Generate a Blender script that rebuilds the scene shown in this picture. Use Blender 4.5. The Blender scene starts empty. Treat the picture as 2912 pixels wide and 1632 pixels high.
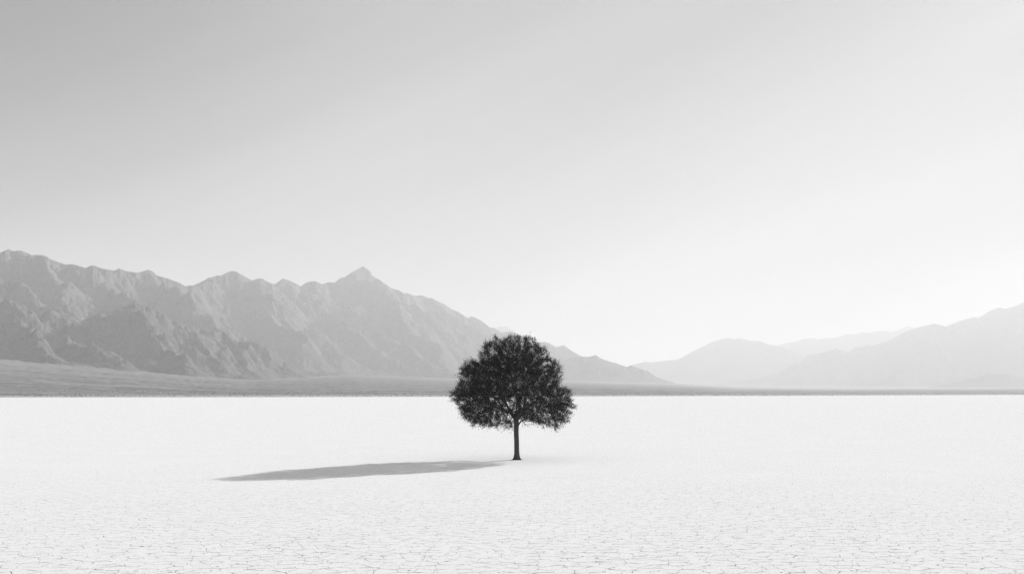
import bpy, math, random
import numpy as np
from mathutils import Vector

S = bpy.context.scene
R = math.radians
random.seed(7)
rng = np.random.default_rng(11)

# ------------------------------------------------------------------ camera
# source picture 2912 x 1632; focal length 2831 px; horizon at row 1116
FPX, CX, HZ, CAMH = 2831.0, 1456.0, 1116.0, 3.0
cam_d = bpy.data.cameras.new("camera")
cam = bpy.data.objects.new("camera", cam_d)
S.collection.objects.link(cam)
cam.location = (0, 0, CAMH)
cam.rotation_euler = (R(90), 0, 0)
cam_d.sensor_width = 36.0
cam_d.lens = 36.0 * FPX / 2912.0
cam_d.shift_y = (HZ - 816.0) / 2912.0
cam_d.clip_start = 0.1
cam_d.clip_end = 120000
S.camera = cam

# ------------------------------------------------------------------ light
SUN_AZ, SUN_EL = 43.5, 21.7          # degrees to the right of the view, degrees up
SUN_E = 4.7
SKY_STRENGTH = 0.071
w = bpy.data.worlds.new("World")
S.world = w
w.use_nodes = True
nt = w.node_tree
nt.nodes.clear()
sky = nt.nodes.new("ShaderNodeTexSky")
sky.sky_type = 'NISHITA'
sky.sun_disc = False
sky.sun_elevation = R(SUN_EL)
sky.sun_rotation = R(SUN_AZ)
sky.air_density = 1.0
sky.dust_density = 0.3
sky.ozone_density = 1.0
# black and white film: one grey channel, yellow-filtered
sep = nt.nodes.new("ShaderNodeSeparateColor")
nt.links.new(sky.outputs[0], sep.inputs[0])
mr = nt.nodes.new("ShaderNodeMath"); mr.operation = 'MULTIPLY'; mr.inputs[1].default_value = 0.45
mg = nt.nodes.new("ShaderNodeMath"); mg.operation = 'MULTIPLY_ADD'; mg.inputs[1].default_value = 0.45
mb = nt.nodes.new("ShaderNodeMath"); mb.operation = 'MULTIPLY_ADD'; mb.inputs[1].default_value = 0.10
nt.links.new(sep.outputs[0], mr.inputs[0])
nt.links.new(sep.outputs[1], mg.inputs[0]); nt.links.new(mr.outputs[0], mg.inputs[2])
nt.links.new(sep.outputs[2], mb.inputs[0]); nt.links.new(mg.outputs[0], mb.inputs[2])
# very faint cirrus streaks
tc = nt.nodes.new("ShaderNodeTexCoord")
mp = nt.nodes.new("ShaderNodeMapping")
mp0 = nt.nodes.new("ShaderNodeMapping"); mp0.inputs['Rotation'].default_value = (0, R(24), 0)
mp.inputs['Scale'].default_value = (1.0, 1.0, 9.0)
nz = nt.nodes.new("ShaderNodeTexNoise")
nz.inputs['Scale'].default_value = 1.3
nz.inputs['Detail'].default_value = 4
rm = nt.nodes.new("ShaderNodeMapRange")
rm.inputs['From Min'].default_value = 0.3
rm.inputs['From Max'].default_value = 0.7
rm.inputs['To Min'].default_value = 0.91
rm.inputs['To Max'].default_value = 1.09
mm = nt.nodes.new("ShaderNodeMath"); mm.operation = 'MULTIPLY'
nt.links.new(tc.outputs['Generated'], mp0.inputs[0])
nt.links.new(mp0.outputs[0], mp.inputs[0])
nt.links.new(mp.outputs[0], nz.inputs['Vector'])
nt.links.new(nz.outputs[0], rm.inputs[0])
# film response to the bright veil near the sun, and the dark band of clear sky a quarter turn from it
def wmath(op, a, b):
    n_ = nt.nodes.new("ShaderNodeMath"); n_.operation = op
    for k_, v_ in enumerate((a, b)):
        if isinstance(v_, (int, float)): n_.inputs[k_].default_value = v_
        elif v_ is not None: nt.links.new(v_, n_.inputs[k_])
    return n_.outputs[0]
veil = wmath('SUBTRACT', 1.0, wmath('EXPONENT', wmath('MULTIPLY', mb.outputs[0], -0.32), None))
dt = nt.nodes.new("ShaderNodeVectorMath"); dt.operation = 'DOT_PRODUCT'
dt.inputs[1].default_value = (math.sin(R(-52)) * math.cos(R(28)), math.cos(R(-52)) * math.cos(R(28)), math.sin(R(28)))
nt.links.new(tc.outputs['Generated'], dt.inputs[0])
vl = nt.nodes.new("ShaderNodeMapRange"); vl.interpolation_type = 'SMOOTHSTEP'
vl.inputs['From Min'].default_value = math.cos(R(45)); vl.inputs['From Max'].default_value = math.cos(R(12))
vl.inputs['To Min'].default_value = 5.6 * 1.22; vl.inputs['To Max'].default_value = 5.6 * 0.42
nt.links.new(dt.outputs['Value'], vl.inputs[0])
sz_ = nt.nodes.new("ShaderNodeSeparateXYZ"); nt.links.new(tc.outputs['Generated'], sz_.inputs[0])
ov = nt.nodes.new("ShaderNodeMapRange"); ov.interpolation_type = 'SMOOTHSTEP'   # added brightening overhead, out of view, to lift light in the tree's shadow
ov.inputs['From Min'].default_value = 0.45; ov.inputs['From Max'].default_value = 0.85
ov.inputs['To Min'].default_value = 1.0; ov.inputs['To Max'].default_value = 1.5
nt.links.new(sz_.outputs[2], ov.inputs[0])
nt.links.new(wmath('MULTIPLY', wmath('MULTIPLY', veil, vl.outputs[0]), ov.outputs[0]), mm.inputs[0])
nt.links.new(rm.outputs[0], mm.inputs[1])
bg = nt.nodes.new("ShaderNodeBackground")
bg.inputs[1].default_value = SKY_STRENGTH
wo = nt.nodes.new("ShaderNodeOutputWorld")
nt.links.new(mm.outputs[0], bg.inputs[0])
nt.links.new(bg.outputs[0], wo.inputs[0])

sl = bpy.data.lights.new("sun", 'SUN')
sl.energy = SUN_E
sl.angle = R(0.6)
sl.color = (1.0, 1.0, 1.0)
sun = bpy.data.objects.new("sun", sl)
S.collection.objects.link(sun)
sdir = Vector((math.sin(R(SUN_AZ)) * math.cos(R(SUN_EL)), math.cos(R(SUN_AZ)) * math.cos(R(SUN_EL)), math.sin(R(SUN_EL))))
sun.rotation_euler = sdir.to_track_quat('Z', 'Y').to_euler()
sun.location = (0, 0, 500)

S.view_settings.view_transform = 'Standard'
S.view_settings.look = 'None'
S.view_settings.gamma = 1.0
S.view_settings.exposure = 0.51
S.view_settings.use_curve_mapping = False
S.render.engine = 'CYCLES'
S.cycles.use_denoising = True
S.cycles.denoising_prefilter = 'NONE'      # keeps the leaf and crust detail
S.cycles.volume_bounces = 2
S.cycles.max_bounces = 8
S.cycles.diffuse_bounces = 4
S.cycles.sample_clamp_indirect = 10

HAZE_DENSITY, HAZE_G = 0.00013, 0.12

# ------------------------------------------------------------------ helpers
def tag(o, label=None, cat=None, kind=None, group=None):
    if label: o["label"] = label
    if cat: o["category"] = cat
    if kind: o["kind"] = kind
    if group: o["group"] = group
    return o

def make_mesh(name, verts, faces, mat, parent=None, smooth=True):
    """verts (n,3) array, faces (m,k) int array with one k."""
    verts = np.ascontiguousarray(verts, dtype=np.float32)
    faces = np.ascontiguousarray(faces, dtype=np.int32)
    me = bpy.data.meshes.new(name)
    m, k = faces.shape
    me.vertices.add(len(verts))
    me.vertices.foreach_set("co", verts.ravel())
    me.loops.add(m * k)
    me.loops.foreach_set("vertex_index", faces.ravel())
    me.polygons.add(m)
    me.polygons.foreach_set("loop_start", np.arange(0, m * k, k, dtype=np.int32))
    me.polygons.foreach_set("loop_total", np.full(m, k, dtype=np.int32))
    me.update(calc_edges=True)
    me.validate()
    me.polygons.foreach_set("use_smooth", np.full(len(me.polygons), smooth, dtype=bool))
    me.materials.append(mat)
    o = bpy.data.objects.new(name, me)
    S.collection.objects.link(o)
    if parent: o.parent = parent
    return o

def grid_faces(nr, nc):
    a = (np.arange(nr - 1)[:, None] * nc + np.arange(nc - 1)[None, :]).ravel()
    return np.stack([a, a + 1, a + nc + 1, a + nc], 1)

def hash2(ix, iy, seed):
    h = (ix.astype(np.int64) * 374761393 + iy.astype(np.int64) * 668265263 + seed * 1274126177) & 0xFFFFFFFF
    h = ((h ^ (h >> 13)) * 1274126177) & 0xFFFFFFFF
    h = (h ^ (h >> 16)) & 0xFFFFFFFF
    return h.astype(np.float64) * (2 * math.pi / 4294967296.0)

def perlin(x, y, seed=0):
    x0 = np.floor(x); y0 = np.floor(y)
    fx = x - x0; fy = y - y0
    u = fx * fx * fx * (fx * (fx * 6 - 15) + 10)
    v = fy * fy * fy * (fy * (fy * 6 - 15) + 10)
    def g(dx, dy):
        a = hash2(x0 + dx, y0 + dy, seed)
        return np.cos(a) * (fx - dx) + np.sin(a) * (fy - dy)
    n0 = g(0, 0) * (1 - u) + g(1, 0) * u
    n1 = g(0, 1) * (1 - u) + g(1, 1) * u
    return (n0 * (1 - v) + n1 * v) * 1.5

def fbm(x, y, oct=5, seed=0, gain=0.5):
    s = 0; a = 1.0; f = 1.0
    for i in range(oct):
        s = s + a * perlin(x * f + 17.3 * i, y * f - 9.1 * i, seed + i)
        a *= gain; f *= 2.03
    return s

def ridged(x, y, oct=5, seed=0, gain=0.5):
    s = 0; a = 1.0; f = 1.0; wgt = 1.0
    for i in range(oct):
        n = 1 - np.abs(perlin(x * f + 31.7 * i, y * f + 5.3 * i, seed + i))
        n = n * n * wgt
        wgt = np.clip(n * 1.6, 0, 1)
        s = s + a * n
        a *= gain; f *= 2.1
    return s

def new_mat(name):
    m = bpy.data.materials.new(name)
    m.use_nodes = True
    t = m.node_tree
    b = t.nodes["Principled BSDF"]
    b.inputs['Specular IOR Level'].default_value = 0.1
    b.inputs['Roughness'].default_value = 0.95
    return m, t, b

def N(t, typ, **kw):
    n = t.nodes.new(typ)
    for k, v in kw.items(): setattr(n, k, v)
    return n

def L(t, a, b): t.links.new(a, b)

def math_node(t, op, a=None, b=None, c=None, clamp=False):
    n = t.nodes.new("ShaderNodeMath"); n.operation = op; n.use_clamp = clamp
    for i, v in enumerate((a, b, c)):
        if v is None: continue
        if isinstance(v, (int, float)): n.inputs[i].default_value = v
        else: t.links.new(v, n.inputs[i])
    return n.outputs[0]

def grey_ramp(t, fac, lo, hi, v0, v1):
    n = t.nodes.new("ShaderNodeMapRange")
    n.inputs['From Min'].default_value = lo; n.inputs['From Max'].default_value = hi
    n.inputs['To Min'].default_value = v0; n.inputs['To Max'].default_value = v1
    t.links.new(fac, n.inputs[0])
    return n.outputs[0]

# ------------------------------------------------------------------ materials
def playa_material():
    m, t, b = new_mat("salt_crust")
    geo = N(t, "ShaderNodeNewGeometry")
    pos = geo.outputs['Position']
    # a gentle warp so that the plates are not straight-edged
    wn = N(t, "ShaderNodeTexNoise"); wn.inputs['Scale'].default_value = 1.1; wn.inputs['Detail'].default_value = 3
    L(t, pos, wn.inputs['Vector'])
    wv = N(t, "ShaderNodeVectorMath", operation='MULTIPLY_ADD')
    L(t, wn.outputs['Color'], wv.inputs[0]); wv.inputs[1].default_value = (0.45, 0.45, 0); L(t, pos, wv.inputs[2])
    wn2 = N(t, "ShaderNodeTexNoise"); wn2.inputs['Scale'].default_value = 9.0; wn2.inputs['Detail'].default_value = 2
    L(t, pos, wn2.inputs['Vector'])
    wv2 = N(t, "ShaderNodeVectorMath", operation='MULTIPLY_ADD')
    L(t, wn2.outputs['Color'], wv2.inputs[0]); wv2.inputs[1].default_value = (0.05, 0.05, 0); L(t, wv.outputs[0], wv2.inputs[2])
    fl = N(t, "ShaderNodeVectorMath", operation='MULTIPLY')
    L(t, wv2.outputs[0], fl.inputs[0]); fl.inputs[1].default_value = (1, 1, 0)
    P = fl.outputs[0]

    # the crust is most broken on the near shore of the lake and heals towards its wetter middle
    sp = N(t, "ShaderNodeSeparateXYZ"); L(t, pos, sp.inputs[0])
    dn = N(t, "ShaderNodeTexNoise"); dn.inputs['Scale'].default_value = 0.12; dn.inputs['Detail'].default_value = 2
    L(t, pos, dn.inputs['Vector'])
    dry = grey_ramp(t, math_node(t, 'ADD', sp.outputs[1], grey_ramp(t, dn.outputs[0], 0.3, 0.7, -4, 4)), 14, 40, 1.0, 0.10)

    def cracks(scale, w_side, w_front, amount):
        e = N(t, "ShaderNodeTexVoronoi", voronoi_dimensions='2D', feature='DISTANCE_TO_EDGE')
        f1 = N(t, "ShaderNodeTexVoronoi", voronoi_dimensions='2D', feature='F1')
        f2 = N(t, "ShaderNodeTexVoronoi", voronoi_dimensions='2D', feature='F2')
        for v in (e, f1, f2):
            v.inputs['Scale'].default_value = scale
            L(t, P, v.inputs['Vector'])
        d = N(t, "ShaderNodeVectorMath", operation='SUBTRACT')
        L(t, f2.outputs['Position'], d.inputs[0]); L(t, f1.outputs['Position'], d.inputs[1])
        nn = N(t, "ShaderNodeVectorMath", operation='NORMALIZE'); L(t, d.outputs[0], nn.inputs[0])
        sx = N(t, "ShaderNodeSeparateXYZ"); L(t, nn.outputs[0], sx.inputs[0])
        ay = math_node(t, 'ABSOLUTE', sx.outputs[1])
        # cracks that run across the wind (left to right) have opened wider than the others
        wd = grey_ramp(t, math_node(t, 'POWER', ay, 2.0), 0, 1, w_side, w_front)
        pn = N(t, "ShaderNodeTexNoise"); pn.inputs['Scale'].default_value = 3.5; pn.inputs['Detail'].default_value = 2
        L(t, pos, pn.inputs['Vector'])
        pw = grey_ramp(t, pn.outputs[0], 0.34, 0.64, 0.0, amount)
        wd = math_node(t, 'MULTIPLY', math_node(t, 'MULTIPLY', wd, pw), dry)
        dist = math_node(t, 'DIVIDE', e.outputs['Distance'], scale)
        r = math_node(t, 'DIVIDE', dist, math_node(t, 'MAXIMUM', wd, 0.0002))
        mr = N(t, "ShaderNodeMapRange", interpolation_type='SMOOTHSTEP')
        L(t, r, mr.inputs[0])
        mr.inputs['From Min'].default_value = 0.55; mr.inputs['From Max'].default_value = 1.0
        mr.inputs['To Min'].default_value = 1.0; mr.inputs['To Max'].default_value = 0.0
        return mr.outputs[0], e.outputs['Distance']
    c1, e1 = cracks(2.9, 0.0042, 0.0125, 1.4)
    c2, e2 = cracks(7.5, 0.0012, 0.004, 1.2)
    # small pits where crust has broken away
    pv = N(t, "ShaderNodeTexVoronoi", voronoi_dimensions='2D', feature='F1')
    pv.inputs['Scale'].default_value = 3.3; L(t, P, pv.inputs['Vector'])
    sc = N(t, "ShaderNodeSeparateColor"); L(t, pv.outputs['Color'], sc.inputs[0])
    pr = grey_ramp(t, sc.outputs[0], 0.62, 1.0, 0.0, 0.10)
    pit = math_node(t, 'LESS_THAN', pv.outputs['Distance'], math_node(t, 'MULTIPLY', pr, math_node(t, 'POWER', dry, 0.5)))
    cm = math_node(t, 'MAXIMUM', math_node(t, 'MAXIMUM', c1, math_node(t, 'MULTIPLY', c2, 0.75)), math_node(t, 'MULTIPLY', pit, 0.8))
    # plate tone
    tn = N(t, "ShaderNodeTexNoise"); tn.inputs['Scale'].default_value = 0.35; tn.inputs['Detail'].default_value = 6
    L(t, pos, tn.inputs['Vector'])
    gn = N(t, "ShaderNodeTexNoise"); gn.inputs['Scale'].default_value = 14.0; gn.inputs['Detail'].default_value = 5; gn.inputs['Roughness'].default_value = 0.7
    L(t, pos, gn.inputs['Vector'])
    base = math_node(t, 'ADD', grey_ramp(t, tn.outputs[0], 0.3, 0.7, 0.85, 0.87), grey_ramp(t, gn.outputs[0], 0.3, 0.7, -0.05, 0.05))
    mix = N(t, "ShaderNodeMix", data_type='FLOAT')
    L(t, cm, mix.inputs[0]); L(t, base, mix.inputs[2]); mix.inputs[3].default_value = 0.07  # shade inside the cracks painted dark into the base colour
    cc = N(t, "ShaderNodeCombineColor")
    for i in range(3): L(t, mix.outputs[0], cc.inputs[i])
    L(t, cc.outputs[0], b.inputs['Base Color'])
    hgt = math_node(t, 'MULTIPLY_ADD', cm, -0.05, math_node(t, 'MULTIPLY', gn.outputs[0], 0.02))
    bp = N(t, "ShaderNodeBump"); bp.inputs['Strength'].default_value = 0.5; bp.inputs['Distance'].default_value = 1.0
    L(t, hgt, bp.inputs['Height'])
    L(t, bp.outputs[0], b.inputs['Normal'])
    b.inputs['Specular IOR Level'].default_value = 0.0
    return m

def rock_material(name, v0, v1, scale, bump):
    m, t, b = new_mat(name)
    geo = N(t, "ShaderNodeNewGeometry"); pos = geo.outputs['Position']
    n1 = N(t, "ShaderNodeTexNoise"); n1.inputs['Scale'].default_value = scale; n1.inputs['Detail'].default_value = 8; n1.inputs['Roughness'].default_value = 0.65
    L(t, pos, n1.inputs['Vector'])
    v = grey_ramp(t, n1.outputs[0], 0.3, 0.7, v0, v1)
    cc = N(t, "ShaderNodeCombineColor")
    for i in range(3): L(t, v, cc.inputs[i])
    L(t, cc.outputs[0], b.inputs['Base Color'])
    n2 = N(t, "ShaderNodeTexNoise"); n2.inputs['Scale'].default_value = scale * 2.2; n2.inputs['Detail'].default_value = 7; n2.inputs['Roughness'].default_value = 0.6
    L(t, pos, n2.inputs['Vector'])
    bp = N(t, "ShaderNodeBump"); bp.inputs['Strength'].default_value = 1.0; bp.inputs['Distance'].default_value = bump
    L(t, n2.outputs[0], bp.inputs['Height']); L(t, bp.outputs[0], b.inputs['Normal'])
    b.inputs['Specular IOR Level'].default_value = 0.0
    return m

def fan_material():
    m, t, b = new_mat("gravel_fan")
    geo = N(t, "ShaderNodeNewGeometry"); pos = geo.outputs['Position']
    mp = N(t, "ShaderNodeMapping"); mp.inputs['Scale'].default_value = (1 / 420.0, 1 / 34.0, 0); mp.inputs['Rotation'].default_value = (0, 0, R(14))
    L(t, pos, mp.inputs[0])
    n1 = N(t, "ShaderNodeTexNoise"); n1.inputs['Scale'].default_value = 1.0; n1.inputs['Detail'].default_value = 6; n1.inputs['Roughness'].default_value = 0.6
    L(t, mp.outputs[0], n1.inputs['Vector'])
    n2 = N(t, "ShaderNodeTexNoise"); n2.inputs['Scale'].default_value = 0.05; n2.inputs['Detail'].default_value = 6; n2.inputs['Roughness'].default_value = 0.7
    L(t, pos, n2.inputs['Vector'])
    v = math_node(t, 'ADD', grey_ramp(t, n1.outputs[0], 0.34, 0.66, 0.17, 0.30), grey_ramp(t, n2.outputs[0], 0.3, 0.7, -0.05, 0.05))
    # haze painted into the gravel colour: paler towards the right
    sx = N(t, "ShaderNodeSeparateXYZ"); L(t, pos, sx.inputs[0])
    v = math_node(t, 'ADD', v, grey_ramp(t, sx.outputs[0], -450, 500, 0.0, 0.09))
    v = math_node(t, 'MAXIMUM', v, 0.05)
    # salt left by the shrinking lake whitens the lowest ground
    sz = N(t, "ShaderNodeSeparateXYZ"); L(t, pos, sz.inputs[0])
    zz = math_node(t, 'ADD', sz.outputs[2], grey_ramp(t, n2.outputs[0], 0.3, 0.7, -0.5, 0.5))
    salt = grey_ramp(t, zz, 0.3, 1.6, 1.0, 0.0)
    mxs = N(t, "ShaderNodeMix", data_type='FLOAT'); L(t, math_node(t, 'MULTIPLY', salt, 1.0, clamp=True), mxs.inputs[0]); L(t, v, mxs.inputs[2]); mxs.inputs[3].default_value = 0.5
    v = mxs.outputs[0]
    cc = N(t, "ShaderNodeCombineColor")
    for i in range(3): L(t, v, cc.inputs[i])
    L(t, cc.outputs[0], b.inputs['Base Color'])
    b.inputs['Specular IOR Level'].default_value = 0.0
    return m

def leaf_material(name, v0, v1):
    m, t, b = new_mat(name)
    geo = N(t, "ShaderNodeNewGeometry")
    v = grey_ramp(t, geo.outputs['Random Per Island'], 0, 1, v0, v1)
    cc = N(t, "ShaderNodeCombineColor")
    for i in range(3): L(t, v, cc.inputs[i])
    L(t, cc.outputs[0], b.inputs['Base Color'])
    b.inputs['Roughness'].default_value = 0.7
    return m

def bark_material():
    m, t, b = new_mat("bark")
    geo = N(t, "ShaderNodeNewGeometry"); pos = geo.outputs['Position']
    mp = N(t, "ShaderNodeMapping"); mp.inputs['Scale'].default_value = (38, 38, 6)
    L(t, pos, mp.inputs[0])
    n1 = N(t, "ShaderNodeTexNoise"); n1.inputs['Scale'].default_value = 1.0; n1.inputs['Detail'].default_value = 5
    L(t, mp.outputs[0], n1.inputs['Vector'])
    v = grey_ramp(t, n1.outputs[0], 0.32, 0.66, 0.035, 0.11)
    cc = N(t, "ShaderNodeCombineColor")
    for i in range(3): L(t, v, cc.inputs[i])
    L(t, cc.outputs[0], b.inputs['Base Color'])
    bp = N(t, "ShaderNodeBump"); bp.inputs['Strength'].default_value = 1.0; bp.inputs['Distance'].default_value = 0.02
    L(t, n1.outputs[0], bp.inputs['Height']); L(t, bp.outputs[0], b.inputs['Normal'])
    return m

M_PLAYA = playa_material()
M_ROCK = rock_material("mountain_rock", 0.11, 0.18, 1 / 40.0, 15.0)
M_FAR = rock_material("far_mountain_rock", 0.10, 0.18, 1 / 200.0, 8.0)
M_FAN = fan_material()
M_LEAF = leaf_material("leaf", 0.010, 0.024)
M_SCRUB = leaf_material("scrub_leaf", 0.14, 0.30)
M_BARK = bark_material()

# ------------------------------------------------------------------ dry lake bed: one sheet to the horizon
rr = np.concatenate([[0.0], np.geomspace(4, 45000, 90)])
nc = 181
aa = np.linspace(0, 2 * math.pi, nc)
X = rr[:, None] * np.sin(aa)[None]; Y = rr[:, None] * np.cos(aa)[None]
Z = np.zeros_like(X)
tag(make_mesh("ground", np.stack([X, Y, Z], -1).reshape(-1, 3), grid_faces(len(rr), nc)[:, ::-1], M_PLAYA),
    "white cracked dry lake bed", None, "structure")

# ------------------------------------------------------------------ terrain
def vz(v, Yd): return CAMH + (HZ - v) / FPX * Yd

def interp_pts(pts, u):
    p = np.array(pts, float)
    return np.interp(u, p[:, 0], p[:, 1])

def resample(P, step):
    P = np.asarray(P, float)
    out = [P[:1]]
    for a, b in zip(P[:-1], P[1:]):
        n = max(1, int(np.linalg.norm((b - a)[:2]) / step))
        f = np.arange(1, n + 1)[:, None] / n
        out.append(a + (b - a) * f)
    return np.concatenate(out)

def spur(p0, ang, length, zend, step, r, wander=0.35, concave=1.3, tr=None):
    """a ridge running down from p0 in direction ang (0 = +x, -90 = towards the camera)."""
    n = max(3, int(length / step))
    pts = [np.array(p0, float)]
    a = ang
    x, y = p0[0], p0[1]
    for i in range(1, n + 1):
        a += r.normal(0, wander) * 0.35
        a += (ang - a) * 0.15
        x += math.cos(a) * length / n; y += math.sin(a) * length / n
        f = i / n
        z = zend + (p0[2] - zend) * (1 - f) ** concave
        z += r.normal(0, 0.012) * (p0[2] - zend)
        pts.append(np.array([x, y, z]))
    return np.array(pts)

def landform(name, sky_pts, depth_pts, u0, u1, front, back, base_fn, slope, spurs, mat, seed,
             du=2.6, rows=230, relief=1.0, extra=None, wl=260.0, calm_fn=None):
    """a mountain range whose crest follows sky_pts at the distances in depth_pts."""
    r = np.random.default_rng(seed)
    uu = np.arange(u0, u1 + du, du)
    cu = np.arange(u0, u1, 6.0)
    cY = interp_pts(depth_pts, cu) + 120 * relief * fbm(cu / 90.0, cu * 0 + seed, 3, seed)
    crest = np.stack([(cu - CX) / FPX * cY, cY, vz(interp_pts(sky_pts, cu), cY)], 1)
    net = [np.c_[crest, np.full(len(crest), slope)]]
    def add(P, s): net.append(np.c_[P, np.full(len(P), s)])
    # crest highs send spurs down towards the lake
    k = spurs['every']
    idx = np.arange(int(k * 0.3), len(crest), k)
    for i in idx:
        i = int(np.clip(i + r.integers(-k // 3, k // 3 + 1), 0, len(crest) - 1))
        lo, hi = max(0, i - k // 3), min(len(crest), i + k // 3 + 1)
        i = lo + int(np.argmax(crest[lo:hi, 2]))
        p = crest[i]
        zb = base_fn(p[0], p[1] - front * 0.8)
        hgt = p[2] - zb
        if hgt < 25: continue
        ln = min(front, hgt * spurs.get('run', 2.6)) * r.uniform(0.75, 1.1)
        ang = R(-90 + spurs.get('lean', 18) + r.normal(0, 14))
        sp = spur(p, ang, ln, zb - 0.05 * hgt, 35 * relief, r, 0.5, spurs.get('conc', 1.25))
        add(sp, slope * r.uniform(0.85, 1.15))
        for j in range(2, len(sp) - 1, max(2, int(len(sp) / spurs.get('subs', 6)))):
            for sd in (-1, 1):
                if r.random() < 0.25: continue
                q = sp[j]
                h2 = q[2] - zb
                if h2 < 15: continue
                l2 = h2 * r.uniform(0.9, 1.7)
                s2 = spur(q, ang + sd * R(r.uniform(38, 68)), l2, zb - 0.05 * hgt, 30 * relief, r, 0.5, 1.15)
                add(s2, slope * r.uniform(0.95, 1.3))
    for P in (extra or []):
        P = np.array(P, float)
        Yx = P[:, 2]
        W = np.stack([(P[:, 0] - CX) / FPX * Yx, Yx, vz(P[:, 1], Yx)], 1)
        W = resample(W, 30)
        add(W, slope)
        for j in range(0, len(W), 18):
            zb = base_fn(W[j, 0], W[j, 1] - 300)
            h2 = W[j, 2] - zb
            if h2 < 20: continue
            s2 = spur(W[j], R(-90 + 40 + r.normal(0, 20)), h2 * r.uniform(1.4, 2.1), zb - 5, 30, r, 0.5, 1.2)
            add(s2, slope * r.uniform(0.9, 1.2))
            for q in s2[3:-1:5]:
                h3 = q[2] - zb
                if h3 < 15: continue
                add(spur(q, R(-90 + 22 + r.choice([-1, 1]) * r.uniform(40, 70)), h3 * 1.4, zb - 5, 30, r, 0.4, 1.1), slope * 1.15)
    net = np.concatenate(net).astype(np.float32)
    # perspective grid: equal steps across the view, rows packed in front of the crest
    Yc = interp_pts(depth_pts, uu)
    f = np.concatenate([np.linspace(0, 1, rows), 1 + np.linspace(0, 1, rows // 4 + 1)[1:]])
    YY = np.where(f[:, None] <= 1, Yc[None] - front * (1 - f[:, None]), Yc[None] + back * (f[:, None] - 1))
    XX = (uu[None] - CX) / FPX * YY
    # warp
    wx = XX + relief * (60 * fbm(XX / (300 * relief), YY / (300 * relief), 3, seed + 50) + 14 * fbm(XX / (60 * relief), YY / (60 * relief), 3, seed + 54))
    wy = YY + relief * (60 * fbm(XX / (300 * relief), YY / (300 * relief), 3, seed + 60) + 14 * fbm(XX / (60 * relief), YY / (60 * relief), 3, seed + 64))
    px = wx.ravel().astype(np.float32); py = wy.ravel().astype(np.float32)
    H = np.full(px.shape, -1e9, np.float32)
    # sort by columns of X to cull: chunk the grid in blocks of columns
    nr, ncol = XX.shape
    Hm = H.reshape(nr, ncol); wxm = px.reshape(nr, ncol); wym = py.reshape(nr, ncol)
    for c0 in range(0, ncol, 24):
        sx = wxm[:, c0:c0 + 24]; sy = wym[:, c0:c0 + 24]
        cxm, cym = sx.mean(), sy.mean()
        reach = (net[:, 2] + 60) / net[:, 3] * 1.15
        d = np.maximum(np.abs(net[:, 0] - cxm) - (sx.max() - sx.min()) / 2, 0)
        sel = net[d < reach]
        best = np.full(sx.shape, -500.0, np.float32)
        for b0 in range(0, len(sel), 64):
            q = sel[b0:b0 + 64]
            dd = np.sqrt((sx[..., None] - q[:, 0]) ** 2 + (sy[..., None] - q[:, 1]) ** 2)
            hh = (q[:, 2] - q[:, 3] * dd).max(-1)
            best = np.maximum(best, hh)
        Hm[:, c0:c0 + 24] = best
    Hf = Hm.astype(np.float64)
    base = base_fn(XX, YY)
    up = np.clip((Hf - base) / 60.0, 0, 1)
    rel = np.clip((Hf - base) / 500.0, 0, 1)
    # rock texture and gullies
    calm = calm_fn(uu)[None] if calm_fn else 1.0
    Hf = Hf + relief * calm * up * (18 * (ridged(XX / (wl * relief), YY / (wl * relief), 5, seed + 70, 0.55) - 0.9) * (0.4 + rel)
                             + 8 * fbm(XX / (38 * relief), YY / (38 * relief), 4, seed + 80, 0.6))
    # concave apron at the foot
    foot = base - 20 + 0.0 * Hf
    dlt = Hf - base
    Hf = np.where(dlt < 40, base + 40 - (40 - dlt) * 0.55, Hf)
    # hold the crest to its height
    el = (Hf - CAMH) / YY
    act = el.max(0)
    tgt = (HZ - interp_pts(sky_pts, uu)) / FPX
    fac = np.clip(tgt / np.maximum(act, 1e-4), 0.6, 1.5)
    ker = np.ones(3) / 3
    kw = 41
    facw = np.convolve(np.pad(fac, kw // 2, 'edge'), np.hanning(kw + 2)[1:-1] / np.hanning(kw + 2).sum(), 'valid')
    top = np.clip((el / np.maximum(act, 1e-4)[None] - 0.80) / 0.18, 0, 1)
    top = top * top * (3 - 2 * top)
    Hf = Hf * (facw[None] + (fac - facw)[None] * top)
    Hf = np.maximum(Hf, -60)
    V = np.stack([XX, YY, Hf], -1).reshape(-1, 3)
    o = make_mesh(name, V, grid_faces(nr, ncol), mat)
    tag(o, None, None, "structure")
    return o

# gravel fan between the lake edge and the mountains
def shore_Y(u): return np.interp(u, [-900, 0, 728, 1456, 2184, 2912, 3800], [570, 595, 645, 745, 930, 1327, 1900])
def foot_v(u): return np.interp(u, [-900, 0, 300, 500, 720, 1000, 1290, 1620, 1900, 2100, 2400, 2912, 3800],
                                [1000, 1022, 1046, 1064, 1076, 1066, 1076, 1083, 1091.5, 1103, 1106.5, 1103, 1100])
def foot_Y(u): return np.interp(u, [-900, 0, 500, 1000, 1600, 2000, 2912, 3800], [2000, 2150, 2650, 4400, 6000, 6800, 7000, 7000])
def fan_z(Xw, Yw):
    Yw = np.asarray(Yw, float); Xw = np.asarray(Xw, float)
    u = CX + FPX * Xw / np.maximum(Yw, 1)
    ys, yf = shore_Y(u), foot_Y(u)
    zf = vz(foot_v(u), yf)
    f = (Yw - ys) / (yf - ys)
    z = np.where(f > 0, zf * np.abs(f) ** 1.12, -0.6 + 0 * f)
    z = np.where(f > 1, zf + (Yw - yf) * 0.012, z)
    return z

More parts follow.
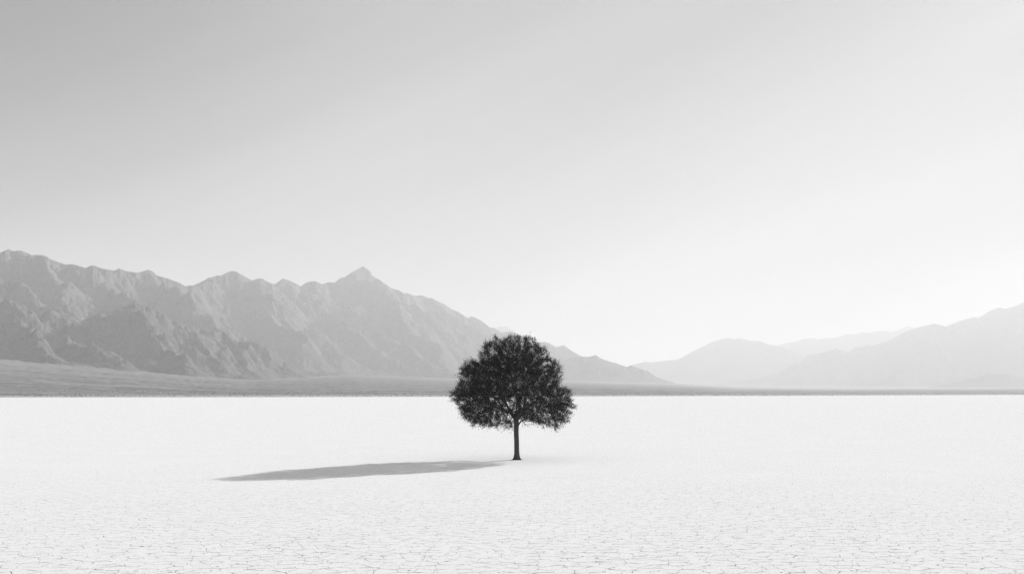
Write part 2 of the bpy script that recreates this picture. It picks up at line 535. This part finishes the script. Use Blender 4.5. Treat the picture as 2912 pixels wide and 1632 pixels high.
fu = np.arange(-900, 3800, 7.0)
ff = np.concatenate([-0.02 + 0 * np.arange(1), np.geomspace(0.002, 1.0, 120) - 0.002, np.linspace(1.02, 3.2, 30)])
ys = shore_Y(fu) + 9 * fbm(fu / 40.0, fu * 0 + 3.0, 4, 90)
yf = foot_Y(fu)
FY = ys[None] + ff[:, None] * (yf - ys)[None]
FX = (fu[None] - CX) / FPX * FY
FZ = fan_z(FX, FY)
g = np.clip(ff[:, None] * 8, 0, 1)
FZ = FZ + g * 2.0 * fbm(FX / 260.0, FY / 60.0, 4, 95) + g * 1.0 * fbm(FX / 40.0, FY / 20.0, 3, 99)
FZ[0] = -0.8; FZ[1] = -0.05
FZ[2:] = np.maximum(FZ[2:], 0.05)
tag(make_mesh("terrain", np.stack([FX, FY, FZ], -1).reshape(-1, 3), grid_faces(len(ff), len(fu)), M_FAN), "sloping gravel fan with pale streaks along the foot of the mountains", None, "structure")

SK_MAIN = [(-700, 690), (-400, 735), (-200, 705), (-60, 735), (0, 719), (24, 708), (36, 714), (60, 713), (91, 725), (118, 725), (132, 729), (143, 737), (185, 752), (207, 751), (244, 762), (258, 755), (271, 756), (290, 764), (325, 769), (339, 763), (357, 771), (392, 775), (422, 767), (433, 771), (448, 784), (478, 792), (510, 804), (527, 814), (539, 811), (548, 812), (566, 805), (591, 791), (619, 783), (628, 784), (646, 774), (659, 770), (672, 772), (689, 782), (701, 789), (718, 798), (730, 793), (744, 791), (759, 800), (782, 808), (805, 791), (829, 800), (846, 809), (855, 815), (869, 804), (884, 800), (899, 800), (916, 808), (936, 802), (952, 803), (969, 790), (981, 788), (1000, 774), (1033, 757), (1053, 771), (1060, 785), (1080, 796), (1100, 810), (1116, 821), (1135, 825), (1151, 835), (1157, 833), (1180, 841), (1201, 840), (1217, 847), (1227, 847), (1250, 859), (1266, 866), (1284, 879), (1302, 886), (1332, 905), (1340, 899), (1352, 903), (1369, 912), (1394, 931), (1406, 932), (1425, 946), (1438, 943), (1460, 944), (1477, 952), (1500, 968), (1520, 975), (1535, 973), (1548, 971), (1561, 975), (1582, 987), (1600, 982), (1605, 982), (1624, 996), (1656, 1014), (1700, 1040), (1760, 1072), (1800, 1090), (1850, 1110)]
landform("mountains", SK_MAIN,
         [(-700, 3600), (0, 3950), (300, 4400), (530, 5000), (800, 6200), (1033, 6900), (1480, 8400), (1660, 9300), (1850, 9800)],
         -620, 1830, 2500, 900, fan_z, 0.98, dict(every=17, lean=52, run=2.2, subs=2), M_ROCK, 3, rows=260, wl=420.0, calm_fn=lambda u: np.interp(u, [600, 850], [1.0, 0.35]),
         extra=[[(-60, 745, 3330), (0, 772, 3330), (57, 801, 3306), (110, 838, 3280), (150, 880, 3202)],
                [(91, 727, 3982), (150, 790, 3752), (190, 850, 3584), (215, 890, 3502)],
                [(204, 885, 3590), (260, 850, 3706), (322, 829, 3780), (350, 848, 3726), (375, 866, 3662), (420, 900, 3587)],
                [(244, 764, 4208), (290, 800, 4045), (330, 835, 3923)],
                [(430, 788, 4489), (480, 802, 4370), (524, 830, 4295), (555, 870, 4213), (591, 897, 4133), (628, 936, 4004), (680, 985, 3880), (740, 1040, 3792)],
                [(701, 792, 5461), (740, 830, 5270), (752, 870, 5138), (790, 915, 4988), (850, 960, 4800)],
                [(1060, 789, 6700), (1110, 850, 6400), (1150, 900, 6200)],
                [(1000, 870, 6300), (1090, 938, 6000), (1160, 985, 5800), (1220, 1025, 5600), (1300, 1065, 5400)],
                [(900, 990, 5600), (975, 1002, 5500), (1015, 1030, 5300), (1060, 1058, 5200)]])

# nearer foothills on the left
SK_FOOT = [(-700, 840), (-350, 800), (-180, 845), (-60, 815), (0, 842), (30, 850), (70, 872), (100, 890), (115, 897), (140, 879), (159, 884), (185, 900), (204, 918), (222, 916), (239, 909), (277, 894), (325, 885), (338, 876), (373, 865), (386, 860), (411, 871), (430, 874), (472, 897), (510, 919), (548, 928), (600, 944), (615, 933), (628, 936), (652, 953), (677, 970), (700, 969), (725, 970), (744, 982), (771, 994), (792, 1014), (829, 1041), (866, 1061), (900, 1078), (960, 1100)]
landform("foothills", SK_FOOT,
         [(-700, 2700), (0, 2800), (386, 2950), (677, 3400), (960, 4000)],
         -620, 950, 900, 500, fan_z, 1.0, dict(every=11, lean=46, run=2.1, subs=2), M_ROCK, 21, rows=150, relief=0.75, wl=200.0,
         extra=[[(-60, 960, 2500), (20, 905, 2470), (80, 935, 2430), (130, 985, 2380), (180, 1020, 2350)],
                [(200, 960, 2560), (225, 950, 2520), (270, 985, 2470), (330, 1030, 2400)],
                [(440, 960, 2780), (480, 935, 2800), (545, 965, 2820), (610, 1010, 2820), (650, 1050, 2800)],
                ])

# low dark hill right of the tree
SK_LOW = [(1380, 1085), (1450, 1066), (1520, 1048), (1560, 1036), (1592, 1028), (1619, 1019), (1645, 1014), (1677, 1014), (1694, 1009), (1709, 1019), (1732, 1027), (1751, 1033), (1783, 1043), (1793, 1038), (1820, 1048), (1843, 1055), (1867, 1072), (1899, 1083), (1928, 1091), (1973, 1094), (2026, 1098), (2100, 1104), (2200, 1110)]
landform("low_hill", SK_LOW, [(1380, 7800), (2200, 7800)], 1385, 2190, 900, 600, fan_z, 0.6,
         dict(every=7, lean=10, run=2.6, subs=4), M_ROCK, 33, rows=90, relief=0.6, du=2.6)

# ranges on the right, paler with distance
SK_RIGHT = [(1960, 1108), (2015, 1095), (2079, 1085), (2147, 1076), (2184, 1068), (2221, 1056), (2248, 1036), (2274, 1030), (2298, 1010), (2322, 1005), (2343, 1002), (2375, 991), (2407, 1001), (2420, 997), (2433, 986), (2443, 989), (2470, 980), (2478, 983), (2528, 968), (2565, 948), (2600, 934), (2618, 929), (2658, 920), (2689, 928), (2734, 911), (2771, 901), (2782, 904), (2816, 883), (2840, 874), (2861, 878), (2893, 868), (2912, 859), (2980, 848), (3080, 862), (3200, 850), (3400, 870), (3500, 880)]
landform("right_mountains", SK_RIGHT, [(1960, 11500), (2300, 11500), (2912, 10800), (3500, 10000)], 1965, 3450, 2600, 1200, fan_z, 0.55,
         dict(every=13, lean=-25, run=3.2, subs=5), M_FAR, 45, rows=130, du=3.2, relief=1.6)
SK_FAR = [(1640, 1100), (1700, 1080), (1760, 1052), (1798, 1037), (1836, 1028), (1851, 1030), (1894, 1025), (1928, 1022), (1962, 1003), (2021, 974), (2052, 964), (2071, 961), (2089, 965), (2103, 961), (2132, 969), (2163, 970), (2192, 981), (2200, 980), (2214, 983), (2260, 1000), (2330, 1030), (2400, 1070), (2440, 1090)]
landform("far_mountains", SK_FAR, [(1640, 13800), (2440, 13800)], 1650, 2430, 3000, 1500, fan_z, 0.5,
         dict(every=14, lean=-10, run=3.0, subs=4), M_FAR, 57, rows=90, du=3.2, relief=2.0)
SK_FAR2 = [(2060, 1070), (2140, 1010), (2190, 990), (2214, 982), (2232, 975), (2253, 973), (2285, 963), (2311, 961), (2330, 965), (2348, 961), (2380, 960), (2407, 949), (2428, 951), (2454, 944), (2470, 946), (2502, 939), (2533, 943), (2549, 940), (2581, 927), (2600, 933), (2640, 940), (2720, 960), (2820, 1000), (2900, 1040)]
landform("distant_mountains", SK_FAR2, [(2060, 15500), (2900, 15500)], 2070, 2890, 3000, 1500, fan_z, 0.5,
         dict(every=14, lean=-10, run=3.0, subs=4), M_FAR, 61, rows=80, du=3.2, relief=2.2)
SK_PEAK = [(1280, 1020), (1340, 985), (1380, 960), (1412, 934), (1419, 926), (1428, 930), (1438, 926), (1451, 937), (1458, 936), (1465, 944), (1500, 962), (1560, 985), (1620, 1005), (1700, 1027), (1740, 1035), (1750, 1028), (1762, 1037), (1800, 1052), (1860, 1085)]
landform("distant_peaks", SK_PEAK, [(1280, 15000), (1860, 15000)], 1290, 1850, 2400, 1200, fan_z, 0.6,
         dict(every=12, lean=0, run=2.6, subs=3), M_FAR, 71, rows=70, du=3.2, relief=1.6)
SK_RLOW = [(2600, 1106), (2687, 1093), (2766, 1075), (2814, 1062), (2835, 1061), (2872, 1066), (2893, 1072), (2912, 1076), (2990, 1085), (3060, 1070), (3150, 1088), (3260, 1105)]
landform("small_hill", SK_RLOW, [(2600, 8200), (3260, 8000)], 2610, 3240, 700, 400, fan_z, 0.45,
         dict(every=8, lean=-10, run=3.0, subs=3), M_FAR, 83, rows=60, du=3.2, relief=0.6)

# scrub in a thin band along the lake edge
def scrub():
    r = np.random.default_rng(5)
    V = []; Fc = []
    n0 = 0
    NB = 4200
    us = r.uniform(-700, 3600, NB)
    for u in us:
        ysh = float(shore_Y(u))
        Yb = ysh * (1.035 + 0.30 * r.random() ** 1.6)
        x = (u - CX) / FPX * Yb
        z = float(fan_z(x, Yb))
        sz = r.uniform(0.18, 0.52) * (0.8 + ysh / 2600)
        k = 14
        c = r.normal(0, 1, (k, 3)); c /= np.linalg.norm(c, axis=1)[:, None]
        c *= r.uniform(0.4, 1.0, (k, 1))
        c = c * np.array([1.0 * sz, 1.0 * sz, 0.55 * sz]) + np.array([x, Yb, max(z, 0) + 0.45 * sz])
        a = r.normal(0, 0.42 * sz, (k, 3, 3))
        a[:, :, 2] *= 0.7
        V.append((c[:, None, :] + a).reshape(-1, 3))
    V = np.concatenate(V)
    V[:, 2] = np.maximum(V[:, 2], 0.0)
    F = np.arange(len(V)).reshape(-1, 3)
    o = make_mesh("scrub", V, F, M_SCRUB, smooth=False)
    tag(o, "thin dark band of low desert scrub along the far lake edge", None, "stuff")
scrub()

# ------------------------------------------------------------------ the tree
TREE = Vector(((1469 - CX) / FPX * 44.5, 44.5, 0.0))
K = 0.004571      # metres per pixel of the zoomed study of the tree
def tz(u, v): return ((u - 795) * K, (1322 - v) * K)
SIL = [(125, 690), (185, 618), (228, 640), (205, 545), (240, 440), (290, 365), (345, 350), (436, 345), (426, 285), (460, 215), (565, 145), (640, 140), (720, 105), (790, 135), (820, 110), (890, 120), (985, 150), (1010, 200), (1080, 245), (1130, 305), (1118, 355), (1190, 345), (1250, 450), (1245, 550), (1222, 606), (1320, 635), (1345, 720), (1382, 805), (1335, 865), (1330, 930), (1270, 945), (1230, 985), (1205, 1030), (1160, 1000), (1080, 990), (1030, 950), (960, 945), (900, 940), (850, 890), (790, 905), (755, 975), (720, 1020), (640, 1005), (590, 985), (540, 1000), (470, 1010), (430, 980), (370, 980), (310, 965), (250, 920), (265, 885), (205, 850), (230, 790), (190, 760), (150, 740)]
SILP = np.array([tz(*p) for p in SIL])

def inside(px, pz, poly):
    n = len(poly); c = np.zeros(px.shape, bool)
    j = n - 1
    for i in range(n):
        xi, zi = poly[i]; xj, zj = poly[j]
        cond = ((zi > pz) != (zj > pz)) & (px < (xj - xi) * (pz - zi) / (zj - zi + 1e-12) + xi)
        c ^= cond
        j = i
    return c

zs = np.linspace(SILP[:, 1].min() + .02, SILP[:, 1].max() - .02, 80)
xl, xr = [], []
for z in zs:
    xs = np.linspace(-3.3, 3.0, 640)
    ins = inside(xs, np.full(xs.shape, z), SILP)
    xl.append(xs[ins].min() if ins.any() else 0); xr.append(xs[ins].max() if ins.any() else 0)
xl, xr = np.array(xl), np.array(xr)
def in_crown(P, shrink=0.0):
    lo = np.interp(P[:, 2], zs, xl); hi = np.interp(P[:, 2], zs, xr)
    c = (lo + hi) / 2; hw = (hi - lo) / 2
    lob = 1 + 0.40 * fbm(P[:, 2] * 1.5 + 4, P[:, 0] * 1.1 + np.sign(P[:, 1]) * 7, 3, 7)
    q = 1 - (P[:, 1] / np.maximum(0.9 * hw * lob, 1e-3)) ** 2
    ok = q > 0.02
    xx = c + (P[:, 0] - c) / np.sqrt(np.maximum(q, 0.02)) * (1 + shrink)
    return ok & inside(xx, P[:, 2], SILP)

# attraction points through the crown
A = np.stack([rng.uniform(-3.2, 2.9, 40000), rng.uniform(-2.9, 2.9, 40000), rng.uniform(1.3, 5.65, 40000)], 1)
A = A[in_crown(A, 0.03)]
A = A[:8500]
# hand-laid limbs (x, y, z)
def P3(u, v, y): x, z = tz(u, v); return (x, y, z)
LIMBS = [
    [P3(795, 1322, 0), P3(794, 1240, 0), P3(795, 1150, 0), P3(794, 1060, 0), P3(793, 990, 0), P3(792, 940, 0)],
    [(0, 5), P3(765, 895, .03), P3(735, 850, .08), P3(700, 790, .15), P3(665, 715, .25), P3(635, 630, .32), P3(600, 540, .45)],
    [(0, 5), P3(815, 900, -.05), P3(825, 840, -.1), P3(815, 770, -.05), P3(785, 700, 0), P3(762, 620, .1), P3(748, 530, .1), P3(735, 440, .05)],
    [(0, 5), P3(825, 905, .05), P3(860, 845, .1), P3(875, 760, .22), P3(880, 660, .3), P3(905, 560, .4)],
    [(2, 3), P3(850, 690, -.4), P3(870, 590, -.6), P3(890, 490, -.8)],
    [(0, 4), P3(812, 985, -.03), P3(835, 945, -.08), P3(880, 925, -.15), P3(950, 880, -.25), P3(1020, 830, -.4), P3(1090, 790, -.5)],
    [(3, 2), P3(925, 800, .35), P3(990, 745, .6), P3(1060, 700, .85)],
    [(1, 2), P3(660, 830, -.35), P3(580, 800, -.6), P3(490, 770, -.8)],
    [(1, 4), P3(700, 690, -.35), P3(690, 610, -.7), P3(640, 520, -1.0)],
    [(1, 2), P3(690, 860, .45), P3(640, 790, .85), P3(590, 720, 1.2)],
    [(0, 5), P3(790, 890, .18), P3(800, 800, .55), P3(800, 710, .95), P3(800, 610, 1.3)],
    [(0, 5), P3(800, 890, -.2), P3(820, 810, -.65), P3(830, 720, -1.05), P3(820, 620, -1.4)],
]
nodes = []; parent = []
limb_nodes = []
for li, lm in enumerate(LIMBS):
    ids = []
    if isinstance(lm[0][0], int) and len(lm[0]) == 2:
        last = limb_nodes[lm[0][0]][1][lm[0][1]]
        pts = [np.array(nodes[last])] + [np.array(p) for p in lm[1:]]
        ids_k = [last]
    else:
        nodes.append(np.array(lm[0])); parent.append(-1); last = 0
        pts = [np.array(p) for p in lm]; ids_k = [0]
    # smooth by Catmull-Rom, about 0.1 m steps
    for i in range(len(pts) - 1):
        p0 = pts[max(i - 1, 0)]; p1 = pts[i]; p2 = pts[i + 1]; p3 = pts[min(i + 2, len(pts) - 1)]
        n = max(1, int(np.linalg.norm(p2 - p1) / 0.11))
        for k in range(1, n + 1):
            s = k / n
            q = 0.5 * (2 * p1 + (p2 - p0) * s + (2 * p0 - 5 * p1 + 4 * p2 - p3) * s * s + (-p0 + 3 * p1 - 3 * p2 + p3) * s ** 3)
            nodes.append(q); parent.append(last); last = len(nodes) - 1
        ids_k.append(last)
    limb_nodes.append((li, ids_k))
# colonise the crown
nodes = [np.array(n, float) for n in nodes]
NP = np.array(nodes)
n_limb = len(NP)
STEP, DI, DK = 0.10, 1.4, 0.155
alive = A.copy()
near_d = np.full(len(alive), 1e9); near_i = np.zeros(len(alive), int)
def upd(newpts, i0):
    global near_d, near_i
    for k in range(0, len(newpts), 128):
        d = np.linalg.norm(alive[:, None] - newpts[None, k:k + 128], axis=2)
        j = d.argmin(1); dm = d[np.arange(len(alive)), j]
        b = dm < near_d
        near_d[b] = dm[b]; near_i[b] = i0 + k + j[b]
ok_nodes = np.arange(n_limb)
upd(NP, 0)
par = list(parent); pts_all = [p for p in NP]
nkids, kidpos, dead = {}, {}, set()
for it in range(120):
    sel = (near_d < (DI if it > 6 else 2.2)) & ~np.isin(near_i, list(dead))
    if not sel.any(): break
    grow = {}
    for a, i in zip(alive[sel], near_i[sel]):
        d = a - pts_all[i]
        l = np.linalg.norm(d)
        if l < 1e-6: continue
        if i in grow: grow[i] = grow[i] + d / l
        else: grow[i] = d / l
    new = []; newp = []
    for i, d in grow.items():
        l = np.linalg.norm(d)
        if l < 1e-3: d = rng.normal(0, 1, 3); l = np.linalg.norm(d)
        d = d / l
        if par[i] >= 0:
            pd = pts_all[i] - pts_all[par[i]]; pd = pd / (np.linalg.norm(pd) + 1e-9)
            d = d + 0.35 * pd + rng.normal(0, 0.12, 3)
            d /= np.linalg.norm(d)
        if nkids.get(i, 0) >= 3: dead.add(i); continue
        q = pts_all[i] + d * STEP
        if any(np.linalg.norm(q - c) < 0.6 * STEP for c in kidpos.get(i, ())): dead.add(i); continue
        nkids[i] = nkids.get(i, 0) + 1; kidpos.setdefault(i, []).append(q)
        new.append(q); newp.append(i)
    if not new: break
    i0 = len(pts_all)
    pts_all += new; par += newp
    upd(np.array(new), i0)
    keep = near_d > DK
    alive = alive[keep]; near_d = near_d[keep]; near_i = near_i[keep]
    if len(alive) == 0: break
PT = np.array(pts_all); PAR = np.array(par)
n = len(PT)
kids = [[] for _ in range(n)]
for i in range(1, n): kids[PAR[i]].append(i)
rad = np.zeros(n); tips = np.zeros(n)
for i in range(n - 1, -1, -1):
    if not kids[i]: rad[i] = 0.0055; tips[i] = 1
    else:
        rad[i] = sum(rad[k] ** 2.25 for k in kids[i]) ** (1 / 2.25); tips[i] = sum(tips[k] for k in kids[i])
rad *= min(1.0, 0.115 / rad[0]) if rad[0] > 0.115 else 1.0
rad = np.maximum(rad, 0.0045)
# the bole: straight with a flared foot
for i in range(n_limb):
    z = PT[i, 2]
    if z < 1.52 and abs(PT[i, 0]) < 0.06 and abs(PT[i, 1]) < 0.02:
        rad[i] = 0.104 + 0.006 * z / 1.5 + 0.020 * math.exp(-z / 0.35)

def tube(pts, rs, sides, V, F, twist_noise=0.0, lobes=None):
    pts = np.asarray(pts); m = len(pts)
    t = np.gradient(pts, axis=0); t /= np.linalg.norm(t, axis=1)[:, None] + 1e-9
    ref = np.array([1.0, 0, 0]) if abs(t[0, 0]) < 0.9 else np.array([0, 1.0, 0])
    u = ref - t[0] * ref.dot(t[0]); u /= np.linalg.norm(u)
    base = len(V)
    an = np.arange(sides) / sides * 2 * math.pi
    for i in range(m):
        u = u - t[i] * u.dot(t[i]); u /= np.linalg.norm(u) + 1e-9
        w_ = np.cross(t[i], u)
        r_ = rs[i] * (lobes(an, pts[i]) if lobes else 1.0)
        ring = pts[i] + (np.cos(an) * r_)[:, None] * u + (np.sin(an) * r_)[:, None] * w_
        V.extend(ring)
    for i in range(m - 1):
        for s in range(sides):
            a = base + i * sides + s; b_ = base + i * sides + (s + 1) % sides
            F.append((a, b_, b_ + sides, a + sides))

def chains():
    stack = [(0, None)]
    out = []
    while stack:
        s, p = stack.pop()
        ch = [] if p is None else [p]
        i = s
        while True:
            ch.append(i)
            if not kids[i]: break
            ks = sorted(kids[i], key=lambda q: -rad[q])
            for q in ks[1:]: stack.append((q, i))
            i = ks[0]
        out.append(ch)
    return out
CH = chains()
root = bpy.data.objects.new("tree", None)
S.collection.objects.link(root)
root.location = TREE
tag(root, "lone dark leafy tree with a round crown standing on the white cracked lake bed", "tree")
tV, tF, bV, bF = [], [], [], []
def foot_lobes(an, p):
    k = math.exp(-max(p[2], 0) / 0.10)
    k2 = math.exp(-max(p[2], 0) / 0.5)
    return 1 + 0.10 * np.sin(an * 3 + 1.1) * k2 + k * (0.42 + 0.30 * np.sin(an * 5 + 0.6) + 0.2 * np.sin(an * 8 + 2.0)) + 0.03 * np.sin(an * 9 + p[2] * 9)
first = True
for ch in CH:
    pts = PT[ch]; rs = rad[ch].copy()
    if not first: rs[0] = rs[1]
    if first:
        k = next(i for i, c in enumerate(ch) if PT[c, 2] > 1.75)
        lowp = PT[ch[:k + 1]].copy(); lowr = rad[ch[:k + 1]]
        # finer rings near the foot
        zf = np.concatenate([[-0.05, 0.0, 0.03, 0.06, 0.1, 0.15, 0.22, 0.3], np.arange(0.42, lowp[-1, 2], 0.12), [lowp[-1, 2]]])
        lp = np.stack([np.interp(zf, lowp[:, 2], lowp[:, 0]) + 0.008 * np.sin(zf * 4), np.interp(zf, lowp[:, 2], lowp[:, 1]), zf], 1)
        lr = np.interp(zf, lowp[:, 2], lowr)
        tube(lp, lr, 28, tV, tF, lobes=foot_lobes)
        tube(pts[k:], rs[k:], 12, bV, bF)
        first = False
        continue
    mx = rs.max()
    sides = 12 if mx > 0.04 else (6 if mx > 0.015 else 4)
    rs[-1] *= 0.6
    tube(pts, rs, sides, bV, bF)
for ang, ln in ((-0.2, 0.27), (0.9, 0.2), (2.4, 0.2), (3.3, 0.22), (4.4, 0.2), (5.2, 0.25)):
    k_ = np.linspace(0, 1, 7)
    a_ = ang + 0.25 * np.sin(k_ * 3 + ang)
    rp = np.stack([np.cos(a_) * (0.05 + ln * k_), np.sin(a_) * (0.05 + ln * k_), 0.09 * (1 - k_) ** 2.2 - 0.012 * k_], 1)
    tube(rp, 0.045 * (1 - 0.8 * k_), 7, tV, tF)
make_mesh("trunk", np.array(tV), np.array(tF), M_BARK, root)

# leafy shoots on the fine wood
LV, = [[]]
fine = np.where(rad < 0.0125)[0]
fine = fine[fine >= n_limb]
centre = np.array([0.0, 0.0, 2.25])
tw_pts = []
leaf_c, leaf_d = [], []
for i in fine:
    p = PT[i]
    d0 = p - PT[PAR[i]]; d0 = d0 / (np.linalg.norm(d0) + 1e-9)
    dc = np.linalg.norm((p - centre) * np.array([1, 0.9, 1.0]))
    # the middle of the crown, over the fork, is nearly bare
    pr = np.clip((dc - 0.55) / 1.5, 0.08, 1.0)
    out = (p - np.array([0, 0, 1.9])); out /= np.linalg.norm(out) + 1e-9
    tipk = 4 if not kids[i] else 2
    for s in range(tipk):
        if rng.random() > pr: continue
        d = d0 * 0.7 + out * 0.7 + rng.normal(0, 0.42, 3) + np.array([0, 0, 0.08])
        d /= np.linalg.norm(d)
        ln = rng.uniform(0.10, 0.23) if rng.random() > 0.14 else rng.uniform(0.22, 0.40)
        e = p + d * ln
        mid = p + d * ln * 0.5 + rng.normal(0, 0.012, 3)
        tw_pts.append((p, mid, e))
        nl = rng.integers(15, 21) if ln < 0.23 else rng.integers(8, 12)
        for k in range(nl):
            f = (k + 0.5) / nl
            c = p + d * ln * (0.1 + 0.95 * f) + rng.normal(0, 0.038, 3)
            ld = d * 0.6 + rng.normal(0, 0.65, 3)
            leaf_c.append(c); leaf_d.append(ld / np.linalg.norm(ld))
for tp in tw_pts:
    tube(np.array(tp), [0.003, 0.0025, 0.0015], 3, bV, bF)
make_mesh("branches", np.array(bV), np.array(bF), M_BARK, root)
C_ = np.array(leaf_c); D_ = np.array(leaf_d); nl = len(C_)
side = np.cross(D_, rng.normal(0, 1, (nl, 3))); side /= np.linalg.norm(side, axis=1)[:, None] + 1e-9
nrm = np.cross(D_, side)
ll = rng.uniform(0.026, 0.047, nl)[:, None]; lw = ll * rng.uniform(0.26, 0.36, nl)[:, None]
v0 = C_; v1 = C_ + D_ * ll * 0.45 + side * lw + nrm * ll * 0.06
v2 = C_ + D_ * ll; v3 = C_ + D_ * ll * 0.45 - side * lw + nrm * ll * 0.06
LVv = np.stack([v0, v1, v2, v3], 1).reshape(-1, 3)
make_mesh("crown", LVv, np.arange(nl * 4).reshape(-1, 4), M_LEAF, root, smooth=False)
print("TREE nodes", n, "leaves", nl, "twigs", len(tw_pts), "r0", rad[0])

# ------------------------------------------------------------------ haze
hm = bpy.data.materials.new("haze_air")
hm.use_nodes = True
ht = hm.node_tree; ht.nodes.clear()
pv = ht.nodes.new("ShaderNodeVolumePrincipled")
pv.inputs['Color'].default_value = (0.97, 0.97, 0.97, 1)
pv.inputs['Density'].default_value = HAZE_DENSITY
pv.inputs['Anisotropy'].default_value = HAZE_G
ho = ht.nodes.new("ShaderNodeOutputMaterial")
ht.links.new(pv.outputs[0], ho.inputs['Volume'])
x0, x1, y0, y1, z0, z1 = -46000, 46000, -46000, 46000, -61.5, 1080
V = np.array([(x, y, z) for z in (z0, z1) for y in (y0, y1) for x in (x0, x1)], float)
F = np.array([(0, 2, 3, 1), (4, 5, 7, 6), (0, 1, 5, 4), (2, 6, 7, 3), (0, 4, 6, 2), (1, 3, 7, 5)])
tag(make_mesh("haze", V, F, hm, smooth=False), "pale dry haze over the valley", None, "stuff")
